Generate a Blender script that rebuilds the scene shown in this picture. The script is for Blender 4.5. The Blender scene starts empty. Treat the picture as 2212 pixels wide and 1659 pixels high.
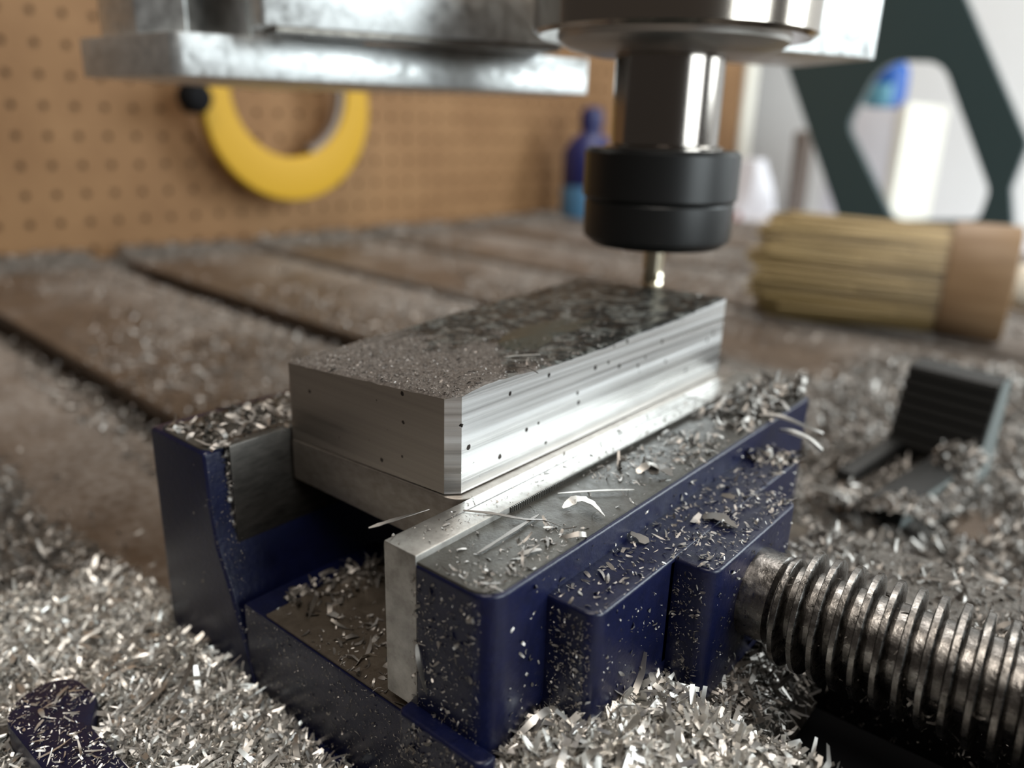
import bpy, bmesh, math, random
import numpy as np
from mathutils import Vector, Matrix
random.seed(7); rng = np.random.default_rng(11)
S = 0.001                                   # every coordinate below is in millimetres
scene = bpy.context.scene
col = scene.collection

# ------------------------------------------------------------------ camera, world, lights, exposure
cam_d = bpy.data.cameras.new('camera'); cam = bpy.data.objects.new('camera', cam_d); col.objects.link(cam)
right = Vector((0.76654952, 0.64156293, 0.02826378)); down = Vector((0.22190035, -0.22331554, -0.94915247)); fwd = Vector((-0.60262929, 0.73384411, -0.31354546))
m = Matrix((right, -down, -fwd)).transposed().to_4x4(); m.translation = Vector((94.3, -98.1, 67.5)) * S
cam.matrix_world = m
cam_d.sensor_width = 36.0; cam_d.lens = 1705.0 / 2212 * 36
cam_d.clip_start = 0.01; cam_d.clip_end = 20
cam_d.dof.use_dof = True; cam_d.dof.focus_distance = 0.145; cam_d.dof.aperture_fstop = 8.8
scene.camera = cam
scene.view_settings.view_transform = 'Standard'; scene.view_settings.look = 'None'; scene.view_settings.gamma = 1
scene.view_settings.use_curve_mapping = False
scene.view_settings.exposure = 0.0
scene.cycles.use_denoising = True; scene.cycles.max_bounces = 7; scene.cycles.caustics_reflective = False; scene.cycles.sample_clamp_indirect = 4

world = bpy.data.worlds.new('world'); scene.world = world; world.use_nodes = True
world.node_tree.nodes['Background'].inputs[0].default_value = (0.17, 0.15, 0.135, 1)
world.node_tree.nodes['Background'].inputs[1].default_value = 0.40

def area(name, loc, target, sx, sy, power, color):
    d = bpy.data.lights.new(name, 'AREA'); d.shape = 'RECTANGLE'; d.size = sx; d.size_y = sy; d.energy = power; d.color = color
    o = bpy.data.objects.new(name, d); col.objects.link(o); o.location = loc
    o.rotation_euler = (Vector(target) - Vector(loc)).to_track_quat('-Z', 'Y').to_euler(); return o
area('window_light', (1.15, 1.35, 0.62), (0, 0.1, 0.0), 0.85, 1.0, 31, (0.88, 0.97, 1.0))
area('side_window_light', (1.5, 0.06, 0.40), (-0.1, 0.1, 0.05), 0.8, 0.8, 25, (0.88, 0.97, 1.0))
area('ceiling_lamp', (0.28, -0.40, 1.35), (0, 0.05, 0), 0.5, 1.0, 12.5, (1.0, 0.93, 0.84))
area('back_wall_fill_lamp', (-0.25, 1.0, 1.5), (-0.25, 1.25, 0), 0.6, 1.0, 15, (1.0, 0.97, 0.92))  # added fill to brighten the back wall, no fixture seen there

# ------------------------------------------------------------------ material helper
def mat(name, color=(.5, .5, .5), metal=0.0, rough=0.5, **k):
    M = bpy.data.materials.new(name); M.use_nodes = True
    nt = M.node_tree; b = nt.nodes['Principled BSDF']
    b.inputs['Base Color'].default_value = (*color, 1); b.inputs['Metallic'].default_value = metal; b.inputs['Roughness'].default_value = rough
    for kk, v in k.items(): b.inputs[kk.replace('_', ' ')].default_value = v
    return M
class N:
    def __init__(s, M): s.nt = M.node_tree; s.b = s.nt.nodes['Principled BSDF']
    def new(s, t, **k):
        n = s.nt.nodes.new(t)
        for a, v in k.items():
            if a.startswith('i_'): n.inputs[a[2:].replace('_', ' ')].default_value = v
            else: setattr(n, a, v)
        return n
    def link(s, a, b): s.nt.links.new(a, b)
    def coord(s, scale=(1, 1, 1)):
        t = s.new('ShaderNodeTexCoord'); mp = s.new('ShaderNodeMapping'); mp.inputs['Scale'].default_value = scale
        s.link(t.outputs['Object'], mp.inputs[0]); return mp.outputs[0]
    def noise(s, co, scale, detail=4, rough=.55, dist=0):
        n = s.new('ShaderNodeTexNoise'); n.inputs['Scale'].default_value = scale; n.inputs['Detail'].default_value = detail
        n.inputs['Roughness'].default_value = rough; n.inputs['Distortion'].default_value = dist; s.link(co, n.inputs['Vector']); return n.outputs['Fac']
    def voro(s, co, scale, feature='F1'):
        n = s.new('ShaderNodeTexVoronoi'); n.feature = feature; n.inputs['Scale'].default_value = scale; s.link(co, n.inputs['Vector']); return n
    def ramp(s, fac, stops):
        r = s.new('ShaderNodeValToRGB'); e = r.color_ramp.elements
        while len(e) < len(stops): e.new(.5)
        for el, (p, c) in zip(e, stops):
            el.position = p; el.color = (*c, 1) if not isinstance(c, (int, float)) else (c, c, c, 1)
        s.link(fac, r.inputs[0]); return r.outputs[0]
    def mix(s, fac, a, b, mode='MIX'):
        n = s.new('ShaderNodeMix'); n.data_type = 'RGBA'; n.blend_type = mode
        for v, i in ((fac, 0), (a, 6), (b, 7)):
            if isinstance(v, (int, float)): n.inputs[i].default_value = v
            elif isinstance(v, tuple): n.inputs[i].default_value = (*v, 1)
            else: s.link(v, n.inputs[i])
        return n.outputs[2]
    def math(s, op, a, b=0.0):
        n = s.new('ShaderNodeMath'); n.operation = op
        for v, i in ((a, 0), (b, 1)):
            if isinstance(v, (int, float)): n.inputs[i].default_value = v
            else: s.link(v, n.inputs[i])
        return n.outputs[0]
    def bump(s, h, strength=.3, dist=.0005, prev=None):
        n = s.new('ShaderNodeBump'); n.inputs['Strength'].default_value = strength; n.inputs['Distance'].default_value = dist
        s.link(h, n.inputs['Height'])
        if prev: s.link(prev, n.inputs['Normal'])
        s.link(n.outputs[0], s.b.inputs['Normal']); return n.outputs[0]
    def col(s, c): s.link(c, s.b.inputs['Base Color'])
    def rough(s, c): s.link(c, s.b.inputs['Roughness'])

# blue paint with orange peel and clinging dust
M_blue = mat('blue_paint', (.003, .005, .036), 0, .38, Coat_Weight=.15, Coat_Roughness=.25, Specular_IOR_Level=.38); n = N(M_blue); c = n.coord()
n.col(n.ramp(n.noise(c, 350, 5, .7), [(.3, (.0014, .0026, .017)), (.62, (.0024, .0042, .028)), (.78, (.008, .0095, .024))]))
n.bump(n.noise(c, 900, 3), .25, .0004)
# machined grey steel, dirty
M_steel = mat('dirty_steel', (.23, .215, .195), .85, .42); n = N(M_steel); c = n.coord()
n.col(n.ramp(n.noise(c, 160, 6, .7), [(.25, (.12, .105, .09)), (.5, (.24, .22, .195)), (.75, (.34, .32, .29))]))
n.rough(n.ramp(n.noise(c, 400, 4), [(.3, .32), (.7, .55)])); n.bump(n.noise(c, 1500, 4), .2, .0002)
M_rail_shade = mat('rail_iron_shade', (.012, .011, .012), .2, .4)  # shade under the screw put into the far rail's colour
M_film = mat('oily_machined_iron', (.10, .095, .085), .55, .38); n = N(M_film); c = n.coord()
n.col(n.ramp(n.noise(c, 220, 7, .75), [(.25, (.05, .046, .04)), (.55, (.082, .077, .067)), (.8, (.14, .132, .118))]))
n.rough(n.ramp(n.noise(c, 500, 5), [(.3, .28), (.7, .5)])); n.bump(n.noise(c, 1800, 5, .7), .35, .0003)
M_bed = mat('brown_stained_way', (.13, .105, .08), .6, .45); n = N(M_bed); c = n.coord()
n.col(n.ramp(n.noise(c, 260, 7, .75), [(.25, (.07, .055, .04)), (.55, (.135, .11, .085)), (.8, (.2, .175, .14))])); n.bump(n.noise(c, 1600, 5, .7), .4, .0003)
M_strip = mat('bright_jaw_strip', (.52, .52, .49), .9, .36); n = N(M_strip); c = n.coord()
n.col(n.ramp(n.noise(c, 240, 6, .7), [(.25, (.24, .225, .205)), (.5, (.40, .385, .36)), (.75, (.52, .51, .48))])); n.bump(n.noise(c, 1500, 4), .15, .0002)
M_dark = mat('dark_jaw_steel', (.075, .07, .062), .8, .38); n = N(M_dark); c = n.coord((1, 1, 4))
n.col(n.ramp(n.noise(c, 180, 6, .7), [(.3, (.04, .037, .033)), (.7, (.11, .10, .09))])); n.bump(n.noise(n.coord((6, 6, .6)), 500, 3), .2, .0002)
M_screw = mat('worn_screw_steel', (.30, .28, .26), 1.0, .27); n = N(M_screw); c = n.coord()
n.col(n.ramp(n.noise(c, 300, 6, .7), [(.3, (.10, .093, .085)), (.55, (.26, .245, .23)), (.75, (.50, .48, .46))]))
n.rough(n.ramp(n.noise(c, 700, 4), [(.3, .18), (.7, .42)])); n.bump(n.noise(c, 1300, 4), .3, .0003)
# milled aluminium: horizontal tool streaks and small pits
def aluminium(name, base, flat, dark, bump, r0, r1):
    M = mat(name, base, 1.0, .3); n = N(M); c = n.coord((4, 4, 900))
    s1 = n.noise(c, 1.0, 3, .6); s2 = n.noise(n.coord((2, 2, 330)), 1.0, 2, .5)
    d = tuple(v * dark for v in base)
    base_c = n.ramp(n.math('ADD', n.math('MULTIPLY', s1, .5), n.math('MULTIPLY', s2, .5)), [(.36, d), (.5, base), (.62, tuple(min(1, v * 1.1) for v in base))])
    c2 = n.coord(flat)
    v = n.voro(c2, 300); v.voronoi_dimensions = '3D'; w = n.new('ShaderNodeSeparateColor'); n.link(v.outputs['Color'], w.inputs[0])
    wob = n.math('MULTIPLY', n.noise(c2, 2200, 2), .10)
    rad = n.math('MULTIPLY', n.math('SUBTRACT', w.outputs[0], .42), .30)
    pit = n.math('LESS_THAN', n.math('ADD', v.outputs['Distance'], wob), n.math('ADD', rad, .05))
    n.col(n.mix(pit, base_c, (.05, .042, .038)))
    n.rough(n.ramp(s2, [(.35, r0), (.65, r1)]))
    h = n.math('SUBTRACT', n.math('ADD', n.math('MULTIPLY', s1, .5), s2), n.math('MULTIPLY', pit, 1.5))
    n.bump(h, bump, .0004); return M
M_alu_lit = aluminium('milled_aluminium_lit', (.93, .93, .93), (0, 1, 1), .55, .45, .24, .44)  # bright copy, for the faces turned to the window
M_alu_shade = aluminium('milled_aluminium_shade', (.37, .33, .29), (1, 0, 1), .84, .12, .36, .46)  # same metal with the dimmer light of the y faces put into its colour
M_alu_low = mat('sawn_aluminium', (.36, .325, .29), .95, .45); n = N(M_alu_low); c = n.coord((1, 1, 2))
n.col(n.ramp(n.noise(c, 300, 6, .7), [(.3, (.26, .23, .20)), (.7, (.40, .36, .32))])); n.bump(n.noise(c, 1200, 4), .2, .0002)
# wet sludge of fine chips on the workpiece
M_crust = mat('chip_sludge', (.11, .095, .085), .1, .5, Specular_IOR_Level=.25); n = N(M_crust); c = n.coord()
t = n.new('ShaderNodeTexCoord'); sep = n.new('ShaderNodeSeparateXYZ'); n.link(t.outputs['Object'], sep.inputs[0])
far = n.math('ADD', n.math('MULTIPLY', sep.outputs[1], 14.0), n.math('MULTIPLY', n.noise(c, 70, 4, .6, .8), 1.1))
wet = n.ramp(far, [(.92, 0.0), (1.18, 1.0)])
grain = n.ramp(n.noise(c, 1500, 4, .7), [(.3, (.06, .05, .044)), (.55, (.15, .13, .115)), (.75, (.30, .27, .245))])
oil = n.ramp(n.noise(c, 95, 5, .6, 2.2), [(.38, (.014, .014, .0135)), (.52, (.034, .035, .032)), (.585, (.17, .175, .165)), (.65, (.055, .056, .05))])
n.col(n.mix(wet, grain, oil)); n.rough(n.ramp(wet, [(0, .55), (1, .36)]))
n.bump(n.mix(wet, n.noise(c, 1100, 4, .7), n.noise(c, 160, 2, .5, .6)), .45, .0008)
M_pool = mat('cutting_oil', (.046, .049, .040), 0, .3, Specular_IOR_Level=.12)
# loose chips
def chipmat(name, lo, hi, rough):
    M = mat(name, hi, .85, rough); n = N(M); g = n.new('ShaderNodeNewGeometry')
    n.col(n.ramp(g.outputs['Random Per Island'], [(0, lo), (.5, tuple((a + b) / 2 for a, b in zip(lo, hi))), (1, hi)])); return M
M_chip = chipmat('bright_chips', (.52, .49, .45), (.97, .95, .91), .38)
M_chip_dull = chipmat('dull_chips', (.17, .155, .14), (.47, .44, .41), .46)
M_grit = chipmat('oily_grit', (.08, .07, .06), (.36, .325, .30), .5)
M_heap = mat('heap_of_fine_chips', (.20, .18, .16), .6, .5); n = N(M_heap); c = n.coord()
n.col(n.ramp(n.noise(c, 900, 5, .75), [(.3, (.07, .06, .05)), (.55, (.2, .18, .16)), (.75, (.5, .46, .42))])); n.bump(n.noise(c, 700, 5, .75), .8, .002)
# table
M_table = mat('brown_oily_table', (.12, .085, .058), .25, .5); n = N(M_table); c = n.coord()
t = n.new('ShaderNodeTexCoord'); sp = n.new('ShaderNodeSeparateXYZ'); n.link(t.outputs['Object'], sp.inputs[0])   # dust gathers toward the far side of each bar
ph = n.math('FRACT', n.math('ADD', n.math('MULTIPLY', n.math('SUBTRACT', sp.outputs[1], .040), 1 / .139), 3.0))
amt = n.math('ADD', n.math('MULTIPLY', ph, .9), n.math('MULTIPLY', n.math('SUBTRACT', n.noise(c, 13, 4, .6), .5), 2.2))
f = n.math('MULTIPLY', n.ramp(amt, [(.22, .06), (.75, 1.0)]), n.ramp(n.noise(c, 260, 5, .75), [(.4, .25), (.62, 1.0)]))
n.col(n.mix(f, n.ramp(n.noise(c, 50, 5), [(.3, (.075, .047, .028)), (.7, (.13, .088, .058))]), (.34, .31, .285))); n.bump(n.noise(c, 500, 5, .7), .5, .0015)
M_slot = mat('dark_slot', (.05, .043, .037), .3, .55)
M_peg = mat('brown_hardboard', (.36, .185, .075), 0, .62, Specular_IOR_Level=.2); n = N(M_peg); c = n.coord()
n.col(n.ramp(n.noise(c, 12, 4), [(.3, (.20, .104, .046)), (.7, (.265, .147, .068))]))
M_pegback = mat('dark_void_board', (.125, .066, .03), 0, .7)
M_white = mat('white_wall_paint', (.78, .79, .79), 0, .6)
M_teal = mat('teal_green_paint', (.036, .062, .066), 0, .38)
M_yel = mat('yellow_plastic', (.50, .285, .014), 0, .5, Specular_IOR_Level=.3)
M_black = mat('black_rubber_and_shade', (.006, .006, .007), 0, .8, Specular_IOR_Level=.15)  # also paints the unlit vise gap and the step block opening
M_nut = mat('black_oxide_nut', (.009, .009, .009), .2, .38)
M_shaft = mat('ground_spindle_steel', (.30, .27, .245), 1.0, .16)
M_cap = mat('polished_cap_steel', (.42, .37, .32), 1.0, .15)
M_bevel = mat('turned_steel', (.55, .53, .50), 1.0, .36)
M_brass = mat('coated_carbide', (.66, .58, .44), 1.0, .24)
M_plate = mat('milled_plate', (.8, .81, .8), .9, .36); n = N(M_plate); c = n.coord()
n.col(n.ramp(n.noise(c, 170, 6, .7), [(.3, (.58, .59, .58)), (.5, (.84, .86, .855)), (.7, (.92, .94, .94))])); n.rough(n.ramp(n.noise(c, 260, 4), [(.35, .28), (.65, .44)]))
M_brist = mat('straw_bristle', (.52, .36, .13), 0, .38); 
n = N(M_brist); g = n.new('ShaderNodeNewGeometry'); n.col(n.ramp(g.outputs['Random Per Island'], [(0, (.10, .065, .022)), (.6, (.32, .215, .08)), (1, (.56, .41, .19))]))
M_wood = mat('pale_brush_wood', (.42, .25, .13), 0, .5); n = N(M_wood); n.col(n.ramp(n.noise(n.coord((3, 30, 30)), 8, 4), [(.3, (.22, .13, .065)), (.7, (.33, .21, .115))]))
M_cream = mat('cream_paint', (.76, .73, .64), 0, .5)
M_step = mat('black_oxide_step', (.009, .009, .0085), .2, .5)
M_stepside = mat('ground_step_side', (.15, .165, .16), .2, .55)
M_bluebot = mat('blue_bottle_plastic', (.008, .012, .085), 0, .4)
M_bluelab = mat('pale_blue_label', (.06, .17, .30), 0, .5)
M_paper = mat('white_plastic', (.75, .74, .78), 0, .5)
M_grey = mat('grey_brown_tin', (.20, .16, .135), .2, .5)
M_red = mat('dull_red_plastic', (.30, .06, .05), 0, .5)
M_royal = mat('royal_blue_plastic', (.008, .085, .36), 0, .4)
M_aqua = mat('light_blue_plastic', (.12, .32, .42), 0, .4)
M_dkred = mat('dark_red_bristle', (.16, .055, .03), 0, .6)

# ------------------------------------------------------------------ mesh helpers
class MB:
    def __init__(s): s.v = []; s.f = []; s.mi = []
    def add(s, verts, faces, mi=0):
        o = len(s.v); s.v += [tuple(v) for v in verts]; s.f += [tuple(i + o for i in f) for f in faces]; s.mi += [mi] * len(faces); return s
    def box(s, x0, x1, y0, y1, z0, z1, mi=0):
        return s.prism([(x0, y0), (x1, y0), (x1, y1), (x0, y1)], z0, z1, mi)
    def prism(s, poly, z0, z1, mi=0, axis='z', top=None):
        n = len(poly); top = top or poly
        def P(p, z): return {'z': (p[0], p[1], z), 'y': (p[0], z, p[1]), 'x': (z, p[0], p[1])}[axis]
        s.add([P(p, z0) for p in poly] + [P(p, z1) for p in top], [tuple(range(n))[::-1], tuple(range(n, 2 * n))] + [(i, (i + 1) % n, n + (i + 1) % n, n + i) for i in range(n)], mi); return s
    def lathe(s, prof, seg=48, c=(0, 0, 0), mi=0, axis='z'):
        vs = []; fs = []; k = len(prof)
        for i in range(seg):
            a = 2 * math.pi * i / seg
            for r, z in prof:
                p = (r * math.cos(a), r * math.sin(a), z)
                if axis == 'x': p = (p[2], p[0], p[1])
                vs.append((p[0] + c[0], p[1] + c[1], p[2] + c[2]))
        for i in range(seg):
            j = (i + 1) % seg
            for q in range(k - 1): fs.append((i * k + q, j * k + q, j * k + q + 1, i * k + q + 1))
        if prof[0][0] > 0: fs.append(tuple(i * k for i in range(seg))[::-1])
        if prof[-1][0] > 0: fs.append(tuple(i * k + k - 1 for i in range(seg)))
        return s.add(vs, fs, mi)
    def build(s, name, mats, parent=None, bevel=0, seg=2, smooth=35, loc=None):
        me = bpy.data.meshes.new(name); me.from_pydata([tuple(c * S for c in v) for v in s.v], [], s.f)
        mats = mats if isinstance(mats, (list, tuple)) else [mats]
        for mm in mats: me.materials.append(mm)
        me.polygons.foreach_set('material_index', s.mi)
        bm = bmesh.new(); bm.from_mesh(me); bmesh.ops.recalc_face_normals(bm, faces=bm.faces)
        if bevel:
            es = [e for e in bm.edges if len(e.link_faces) == 2 and e.calc_face_angle(0) > .5]
            bmesh.ops.bevel(bm, geom=es, offset=bevel * S, segments=seg, affect='EDGES', clamp_overlap=True, profile=.6)
        bm.to_mesh(me); bm.free()
        if smooth:
            me.polygons.foreach_set('use_smooth', [True] * len(me.polygons)); me.set_sharp_from_angle(angle=math.radians(smooth))
        o = bpy.data.objects.new(name, me); col.objects.link(o)
        if parent: o.parent = parent; 
        if loc: o.location = tuple(c * S for c in loc)
        return o
def tag(o, label=None, cat=None, group=None, kind=None):
    if label: o['label'] = label
    if cat: o['category'] = cat
    if group: o['group'] = group
    if kind: o['kind'] = kind
    return o
def empty(name, label, cat, loc=(0, 0, 0), rz=0, group=None, kind=None):
    o = bpy.data.objects.new(name, None); col.objects.link(o); o.location = tuple(c * S for c in loc); o.rotation_euler.z = rz
    o.empty_display_size = .01
    return tag(o, label, cat, group, kind)
def rounded(poly, radii, seg=5):
    out = []; n = len(poly)
    for i, p in enumerate(poly):
        r = radii[i] if isinstance(radii, (list, tuple)) else radii
        if not r: out.append(p); continue
        p = Vector(p); a = (Vector(poly[i - 1]) - p).normalized(); b = (Vector(poly[(i + 1) % n]) - p).normalized()
        half = a.angle(b) / 2; d = r / math.tan(half); cc = p + (a + b).normalized() * (r / math.sin(half))
        s0 = p + a * d - cc; s1 = p + b * d - cc; a0 = math.atan2(s0.y, s0.x); da = (math.atan2(s1.y, s1.x) - a0 + math.pi) % (2 * math.pi) - math.pi
        for k in range(seg + 1): t = a0 + da * k / seg; out.append((cc.x + r * math.cos(t), cc.y + r * math.sin(t)))
    return out
def fbm(x, y, sc, seed=0):
    r = np.random.default_rng(seed); z = 0 * x
    for o in range(4):
        for q in range(3):
            a = r.uniform(0, 6.28); ph = r.uniform(0, 6.28); fr = sc * 2 ** o * r.uniform(.7, 1.3)
            z = z + np.sin((x * math.cos(a) + y * math.sin(a)) * fr + ph) / 2 ** o
    return z / 4

# loose metal chips: P points, Nn surface normals, lengths, widths; each a small bent foil strip
def chip_arrays(P, Nn, L, W, tilt=.35, curl=.5, yaw=None, K=4):
    n = len(P); Nn = Nn / np.linalg.norm(Nn, axis=1, keepdims=True)
    ref = np.where(np.abs(Nn[:, 2:3]) > .7, np.array([[1., 0, 0]]), np.array([[0, 0, 1.]]))
    A = np.cross(Nn, ref); A /= np.linalg.norm(A, axis=1, keepdims=True); B = np.cross(Nn, A)
    th = rng.uniform(0, 2 * math.pi, n) if yaw is None else yaw
    T = A * np.cos(th)[:, None] + B * np.sin(th)[:, None]
    ti = rng.normal(0, tilt, n)
    T2 = T * np.cos(ti)[:, None] + Nn * np.sin(ti)[:, None]
    Nb = Nn * np.cos(ti)[:, None] - T * np.sin(ti)[:, None]
    rl = rng.normal(0, tilt * 1.5, n); Wd = np.cross(T2, Nb); D = Wd * np.cos(rl)[:, None] + Nb * np.sin(rl)[:, None]; Nc = np.cross(D, T2)
    cu = rng.normal(0, curl, n) * .5; tw = rng.normal(0, .5, n); base = P + Nn * (np.abs(np.sin(ti)) * L * .42 + .05 * W)[:, None]
    V = np.empty((n, K, 2, 3))
    for k in range(K):
        u = k / (K - 1) * 2 - 1
        ctr = base + T2 * (u * L / 2)[:, None] + Nc * (cu * L * (u * u - .4))[:, None]
        a = tw * u; d = D * np.cos(a)[:, None] + Nc * np.sin(a)[:, None]; w = W * (1 - .35 * u * u) / 2
        V[:, k, 0] = ctr + d * w[:, None]; V[:, k, 1] = ctr - d * w[:, None]
    i = (np.arange(n) * 2 * K)[:, None]; q = []
    for k in range(K - 1): q.append(np.stack([i[:, 0] + 2 * k, i[:, 0] + 2 * k + 1, i[:, 0] + 2 * k + 3, i[:, 0] + 2 * k + 2], 1))
    return V.reshape(-1, 3), np.stack(q, 1).reshape(-1, 4)
def mesh_np(name, Vs, Qs, mats, mis, parent=None):
    off = 0; F = []; MI = []
    for V, Q, mi in zip(Vs, Qs, mis): F.append(Q + off); off += len(V); MI.append(np.full(len(Q), mi))
    V = np.concatenate(Vs) * S; F = np.concatenate(F); MI = np.concatenate(MI)
    me = bpy.data.meshes.new(name); me.vertices.add(len(V)); me.vertices.foreach_set('co', V.ravel())
    me.loops.add(F.size); me.loops.foreach_set('vertex_index', F.ravel().astype(np.int32))
    me.polygons.add(len(F)); me.polygons.foreach_set('loop_start', (np.arange(len(F)) * 4).astype(np.int32))
    for mm in mats: me.materials.append(mm)
    me.polygons.foreach_set('material_index', MI.astype(np.int32)); me.update(calc_edges=True)
    me.polygons.foreach_set('use_smooth', [True] * len(F))
    o = bpy.data.objects.new(name, me); col.objects.link(o); o.parent = parent; return o
def grid(x0, x1, y0, y1, st, h):
    nx = max(2, int((x1 - x0) / st)); ny = max(2, int((y1 - y0) / st))
    X, Y = np.meshgrid(np.linspace(x0, x1, nx), np.linspace(y0, y1, ny), indexing='ij'); Z = h(X, Y)
    V = np.stack([X, Y, Z], 2).reshape(-1, 3); i = np.arange(nx * ny).reshape(nx, ny)
    Q = np.stack([i[:-1, :-1], i[1:, :-1], i[1:, 1:], i[:-1, 1:]], 2).reshape(-1, 4); return V, Q
def lens_(n, med, sig, lo=.2, hi=9): return np.clip(np.exp(rng.normal(math.log(med), sig, n)), lo, hi)
UP = lambda n: np.tile(np.array([[0., 0, 1]]), (n, 1))
def rough_up(n, s=.3):
    v = UP(n); v[:, :2] += rng.normal(0, s, (n, 2)); return v
def sample(n, x0, x1, y0, y1, keep):
    P = np.stack([rng.uniform(x0, x1, n), rng.uniform(y0, y1, n)], 1); p = keep(P[:, 0], P[:, 1]); return P[rng.uniform(0, 1, n) < p]
def scatter_rect(n, o, e1, e2, nrm, med=.6, sig=.5, wf=.3, keep=None, tilt=.25, pw=1.0):
    "chips stuck on the parallelogram o + a e1 + b e2"
    a = rng.uniform(0, 1, n); b = rng.uniform(0, 1, n) ** pw
    P = np.array(o)[None] + a[:, None] * np.array(e1)[None] + b[:, None] * np.array(e2)[None]
    if keep is not None: P = P[rng.uniform(0, 1, n) < keep(P)]
    n = len(P); L = lens_(n, med, sig); return chip_arrays(P, np.tile(np.array([nrm], float), (n, 1)), L, L * wf * rng.uniform(.5, 1.6, n), tilt)

TZ = -58.0                                   # table top
DT = math.radians(-3.7747)                   # the table runs a little askew to the vise

# ------------------------------------------------------------------ setting: pegboard wall, white wall behind
room = Matrix.Rotation(DT, 4, 'Z')
def in_room(o): o.rotation_euler.z = DT; return o
WX = -700.0; P0T, P0Z, PITCH = 128.0, 70.5, 25.4
mb = MB(); j0, j1 = -13, 50; i0, i1 = -22, 18
for j in range(j0, j1):
    for i in range(i0, i1):
        cy_, cz_ = P0T + j * PITCH, P0Z + i * PITCH; h = PITCH / 2; vs = []
        sq = [(1, 0), (1, 1), (0, 1), (-1, 1), (-1, 0), (-1, -1), (0, -1), (1, -1)]
        for k, (a, b) in enumerate(sq): vs.append((WX, cy_ + a * h, cz_ + b * h))
        for k in range(8): an = k * math.pi / 4; vs.append((WX, cy_ + 3.3 * math.cos(an), cz_ + 3.3 * math.sin(an)))
        for k in range(8): an = k * math.pi / 4; vs.append((WX - 5, cy_ + 3.3 * math.cos(an), cz_ + 3.3 * math.sin(an)))
        mb.add(vs, [(k, (k + 1) % 8, 8 + (k + 1) % 8, 8 + k) for k in range(8)] + [(8 + k, 8 + (k + 1) % 8, 16 + (k + 1) % 8, 16 + k) for k in range(8)])
wl = in_room(mb.build('wall_left', M_peg, smooth=0)); tag(wl, 'brown pegboard wall with rows of round holes behind the machine table', kind='structure')
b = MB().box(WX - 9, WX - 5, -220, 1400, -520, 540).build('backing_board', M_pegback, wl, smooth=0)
wb = in_room(MB().box(-2600, 1500, 1700, 1720, -700, 1500).build('wall_back', M_white)); tag(wb, 'plain white wall beyond the green machine frame', kind='structure')
tr = in_room(MB().box(WX - 30, WX + 2, 1398, 1440, -500, 900).build('trim_1', M_cream, bevel=2)); tag(tr, 'cream edge trim at the end of the pegboard', kind='structure')

# ------------------------------------------------------------------ machine table of bars with slots between
tab = empty('machine_table', 'brown slotted milling machine table dusted with aluminium chips', 'table', (0, 0, TZ), DT)
starts = [-252, -115, 22, 157, 297, 436, 575, 714, 853, 992]; SW = [20, 20, 20, 25, 20, 20, 20, 20, 20, 20]
for k in range(len(starts) - 1):
    a, b_ = starts[k] + SW[k], starts[k + 1]
    prof = [(a, 0), (b_, 0), (b_, -7), (b_ - 8, -9), (b_ - 8, -20), (b_, -20), (b_, -30), (a, -30), (a, -20), (a + 8, -20), (a + 8, -9), (a, -7)]
    MB().prism(prof, -670, 330, axis='x').build('table_bar', M_table, tab, bevel=.8, seg=1)
MB().box(-670, 330, -252, 1012, -36, -30).build('bed_plate', M_slot, tab, smooth=0)
# chips lying in the slots
Vs, Qs = [], []
for k in range(1, 9):
    V, Q = grid(-665, 325, starts[k] + 1, starts[k] + SW[k] - 1, 4, lambda X, Y: -11 + 2.2 * fbm(X, Y, .08, k) - .05 * (Y - starts[k] - SW[k] / 2) ** 2); Vs.append(V); Qs.append(Q)
o = mesh_np('slot_chips', Vs, Qs, [M_heap], [0] * len(Vs), None); o.location.z = TZ * S; o.rotation_euler.z = DT
tag(o, 'fine grey chips lying along the table slots', 'metal chips', kind='stuff')

# ------------------------------------------------------------------ the vise
vise = empty('machine_vise', 'blue painted milling vise clamping the aluminium block', 'vise', (0, 40, TZ))
def vp(mb, name, mats, **k):
    o = mb.build(name, mats, None, **k); o.parent = vise; o.location = (0, -40 * S, -TZ * S); return o
base = MB()
base.box(-44, 150, -20, 18, TZ, -33.6)                               # two rails
vp(MB().box(-44, 150, 62, 100, TZ, -33.6), 'far_rail', M_rail_shade, bevel=.8); vp(MB().box(-44, 140, 17, 63, TZ, TZ + 1.0), 'gap_shade_floor', M_black, smooth=0)  # rail coloured for shade; black sheet stands in for the unlit gap
base.box(132, 168, -20, 100, TZ, -8)                                                                      # screw support, outside the picture
fl = [(-70, -22), (-70, -44), (-70, -64), (-30, -64), (40, -64), (40, -53.5), (-34, -53.5), (-46, -53.5), (-46, -36), (-34, -36), (40, -36), (40, -22)]
base.prism(rounded([(-69, -62.5), (30, -62.5), (30, -51.5), (-50, -51.5), (-58, -46.8), (-71, -47.5)], [9, 2, 2, 3, 5, 6], 8), TZ, -49.0)
base.box(14, 60, -62, -19, TZ, -50); base.prism(rounded([(-50, -37), (30, -37), (30, -19), (-50, -19)], [5, 0, 0, 2]), TZ, -55.2)
vp(base, 'base_casting', M_blue, bevel=1.0)
post = MB().prism([(-78, TZ), (-77.6, -1.2), (-54.2, -1.2), (-53.6, -15), (-52.2, -23.5), (-48, -33.5), (-40.8, -54), (-40.4, TZ)], -20.3, 117, axis='y')
vp(post, 'fixed_jaw', M_blue, bevel=1.3, seg=3)
vp(MB().prism(rounded([(-74, -19.5), (-54.6, -19.5), (-54.6, 116), (-74, 116)], 2.5), -1.6, -.9), 'fixed_jaw_top', M_film, bevel=.25)
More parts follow.
